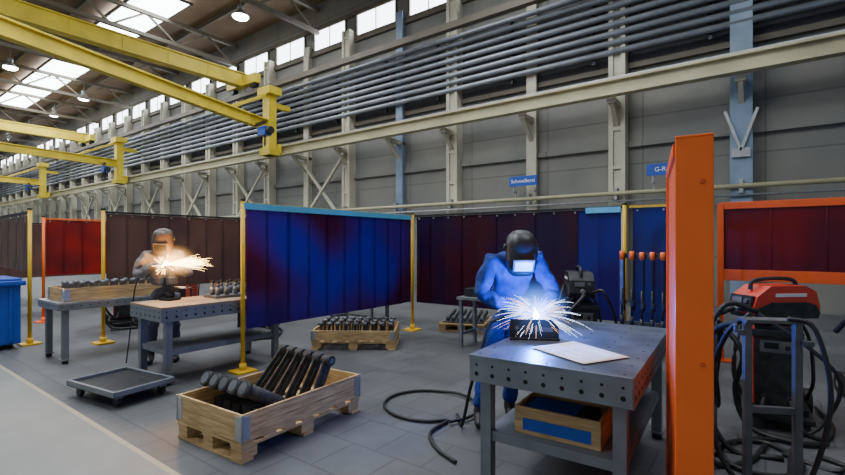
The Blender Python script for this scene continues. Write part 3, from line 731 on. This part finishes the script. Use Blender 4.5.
q.tube([(.04, .46, 1.0), (.02, .5, 1.05), (.01, .53, 1.06), (.0, .56, 1.03)], .011, 'dark'); q.tube([(.1, .4, .99), (.07, .44, 1.0), (.04, .46, 1.0)], .017, 'rubber')
q.cyl((0.0, .56, 1.035), (.0, .57, .995), .011, 'galv', r2=.008)
q.tube([(.1, .4, .99), (.18, .36, .95), (.26, .3, .9), (.32, .28, .7), (.38, .15, .35), (.42, .05, .03), (.4, -.2, .02)], .014, 'rubber')
q.done('welding_torch', parent=w1)

fx, fy = .93, -.37
rz2 = math.atan2(-fx, fy)
J2 = dict(pelvis=(0, 0, .96), spine=(0, .02, 1.12), chest=(0, .07, 1.3), neck=(0, .12, 1.45), head=(0, .15, 1.52),
          sh_l=(-.19, .07, 1.38), sh_r=(.19, .07, 1.38), el_l=(-.28, .16, 1.13), el_r=(.29, .14, 1.14), wr_l=(-.1, .36, 1.22), wr_r=(.12, .34, 1.24),
          hf_l=(.5, .8, 0), hf_r=(-.55, .8, 0), hs_l=(.5, -.3, .6), hs_r=(-.5, -.3, .6), curl=1.25,
          hip_l=(-.1, 0, .9), hip_r=(.1, 0, .9), kn_l=(-.12, .04, .5), kn_r=(.12, .03, .5), an_l=(-.13, -.02, .1), an_r=(.14, -.03, .1), toe_l=(-.15, .2, .04), toe_r=(.17, .18, .04))
w2 = person('grinder_worker', (-6.22, 2.78, 0), rz2, J2, 'jacket', 'trousers', 'glove')
face_head(w2, (0, .16, 1.55), R2(-18))
helmet(w2, (0, .165, 1.555), R2(-22), R2(-15), 'helmetb', vis='hole')
q = B(); q.cyl((.1, .34, 1.26), (.02, .5, 1.28), .032, 'blue'); q.cyl((.02, .5, 1.28), (0, .55, 1.285), .036, 'dark'); q.cyl((0, .535, 1.24), (0, .535, 1.225), .06, 'steel', seg=24); q.cyl((0, .535, 1.285), (0, .535, 1.24), .02, 'galv'); q.tube([(.1, .34, 1.26), (.2, .25, 1.2), (.3, .1, 1.0), (.35, 0, .5), (.4, -.1, .02)], .008, 'rubber')
q.done('angle_grinder', parent=w2)

# ---------------------------------------------------------------- sparks & arc
A = Vector((-1.345, 3.205, 1.0))
e = empty('welding_arc', A)
q = B(); q.sph((0, 0, 0), .022, 'arc', u=12, v=8); q.done('arc_core', parent=e)
q = B(); O = Vector((0, 0, 0))
for i in range(260):
    th = random.uniform(0, 2*math.pi); up = random.uniform(-.5, 1.1)
    d = Vector((math.cos(th), math.sin(th), up)).normalized(); ln = random.uniform(.04, .2) if random.random() < .75 else random.uniform(.2, .34); s0 = random.uniform(.01, .15)
    pts = [d*(s0+ln*t)+Vector((0, 0, -.9*(s0+ln*t)**2)) for t in (0, .35, .7, 1)]
    if min(p.z for p in pts) < -.14: continue
    rr_ = random.uniform(.0005, .0011)
    q.tube(pts, lambda t: rr_*(1-.7*t), 'spark_w' if random.random() < .6 else 'spark_o', seg=4, smooth=2)
q.done('sparks', parent=e)
G = Vector((-5.73, 2.585, 1.27)); D = Vector((.78, .6, .16)).normalized()
e2 = empty('grinding_sparks', G)
q = B()
for i in range(260):
    d = (D+Vector((random.gauss(0, .09), random.gauss(0, .09), random.gauss(0, .08)))).normalized(); ln = random.uniform(.1, .42); s0 = random.uniform(0, .15)
    rr_ = random.uniform(.0014, .0028)
    q.tube([d*(s0+ln*t)+Vector((0, 0, -.2*(s0+ln*t)**2)) for t in (0, .5, 1)], lambda t: rr_*(1-.7*t), 'spark_g', seg=4, smooth=2)
for i in range(60):
    d = Vector((random.gauss(0, 1), random.gauss(0, 1), random.gauss(0, 1))).normalized()
    q.tube([O, d*random.uniform(.04, .15)], .0016, 'spark_g', seg=4, smooth=0)
q.sph((0, 0, 0), .04, 'gcore', u=12, v=8)
q.done('spark_stream', parent=e2)
def glow_volume(name, c, rad, col, s_, pwr, parent):  # self-emitting sphere, brightest at its centre
    m, N, L = newmat(name+'_mat'); N.remove(N['Principled BSDF'])
    tc = N.new('ShaderNodeTexCoord'); gd = N.new('ShaderNodeTexGradient'); gd.gradient_type = 'SPHERICAL'; L.new(tc.outputs['Object'], gd.inputs[0])
    pw = N.new('ShaderNodeMath'); pw.operation = 'POWER'; pw.inputs[1].default_value = pwr; L.new(gd.outputs['Fac'], pw.inputs[0])
    ml = N.new('ShaderNodeMath'); ml.operation = 'MULTIPLY'; ml.inputs[1].default_value = s_; L.new(pw.outputs[0], ml.inputs[0])
    em = N.new('ShaderNodeEmission'); em.inputs[0].default_value = col+(1,); L.new(ml.outputs[0], em.inputs[1]); L.new(em.outputs[0], N['Material Output'].inputs['Volume'])
    q = B(); q.sph((0, 0, 0), 1, m, u=24, v=16); o = q.done(name, c, parent=parent); o.scale = rad
glow_volume('fume_arc_glow', (0, 0, .04), (.28, .28, .28), (.06, .24, 1.), 34, 2.6, e)  # emission puts the arc's blue light into the smoke itself
glow_volume('grinding_glow', D*.1+Vector((0, 0, .03)), (.32, .3, .24), (1., .5, .13), 45, 3., e2)  # added emission volume stands in for the flare around the grinding sparks

def light(name, typ, loc, e, col, size=.1, rot=None, sy=None):
    l = bpy.data.lights.new(name, typ); l.energy = e; l.color = col
    if typ == 'AREA':
        l.size = size
        if sy: l.shape = 'RECTANGLE'; l.size_y = sy
    else: l.shadow_soft_size = size
    o = bpy.data.objects.new(name, l); o.location = loc; C.objects.link(o)
    if rot: o.rotation_euler = rot
    return o
light('arc_light', 'POINT', A+Vector((0, 0, .06)), 85, (.02, .16, 1.), .03)
light('grinding_light', 'POINT', G+D*.1+Vector((0, 0, .04)), 75, (1, .45, .13), .05)
for x, y in [(-5, 2), (-5, 9), (1, 5), (-13, 2), (-13, 9), (-24, 3), (-24, 9), (-38, 3), (-38, 9), (-54, 5)]:
    light('roof_light', 'AREA', (x, y, 9.9), 275, (.94, .98, 1), 4, sy=3)
w = bpy.data.worlds.new('world'); bpy.context.scene.world = w; w.use_nodes = True
w.node_tree.nodes['Background'].inputs[0].default_value = (.76, .88, 1, 1); w.node_tree.nodes['Background'].inputs[1].default_value = .34

cam = bpy.data.cameras.new('camera'); co = bpy.data.objects.new('camera', cam); C.objects.link(co)
co.location = (0, 0, 1.53); co.rotation_euler = (R2(90), 0, R2(36.6)); cam.sensor_width = 36; cam.lens = 462/845*36; cam.shift_y = 5.5/845
bpy.context.scene.camera = co
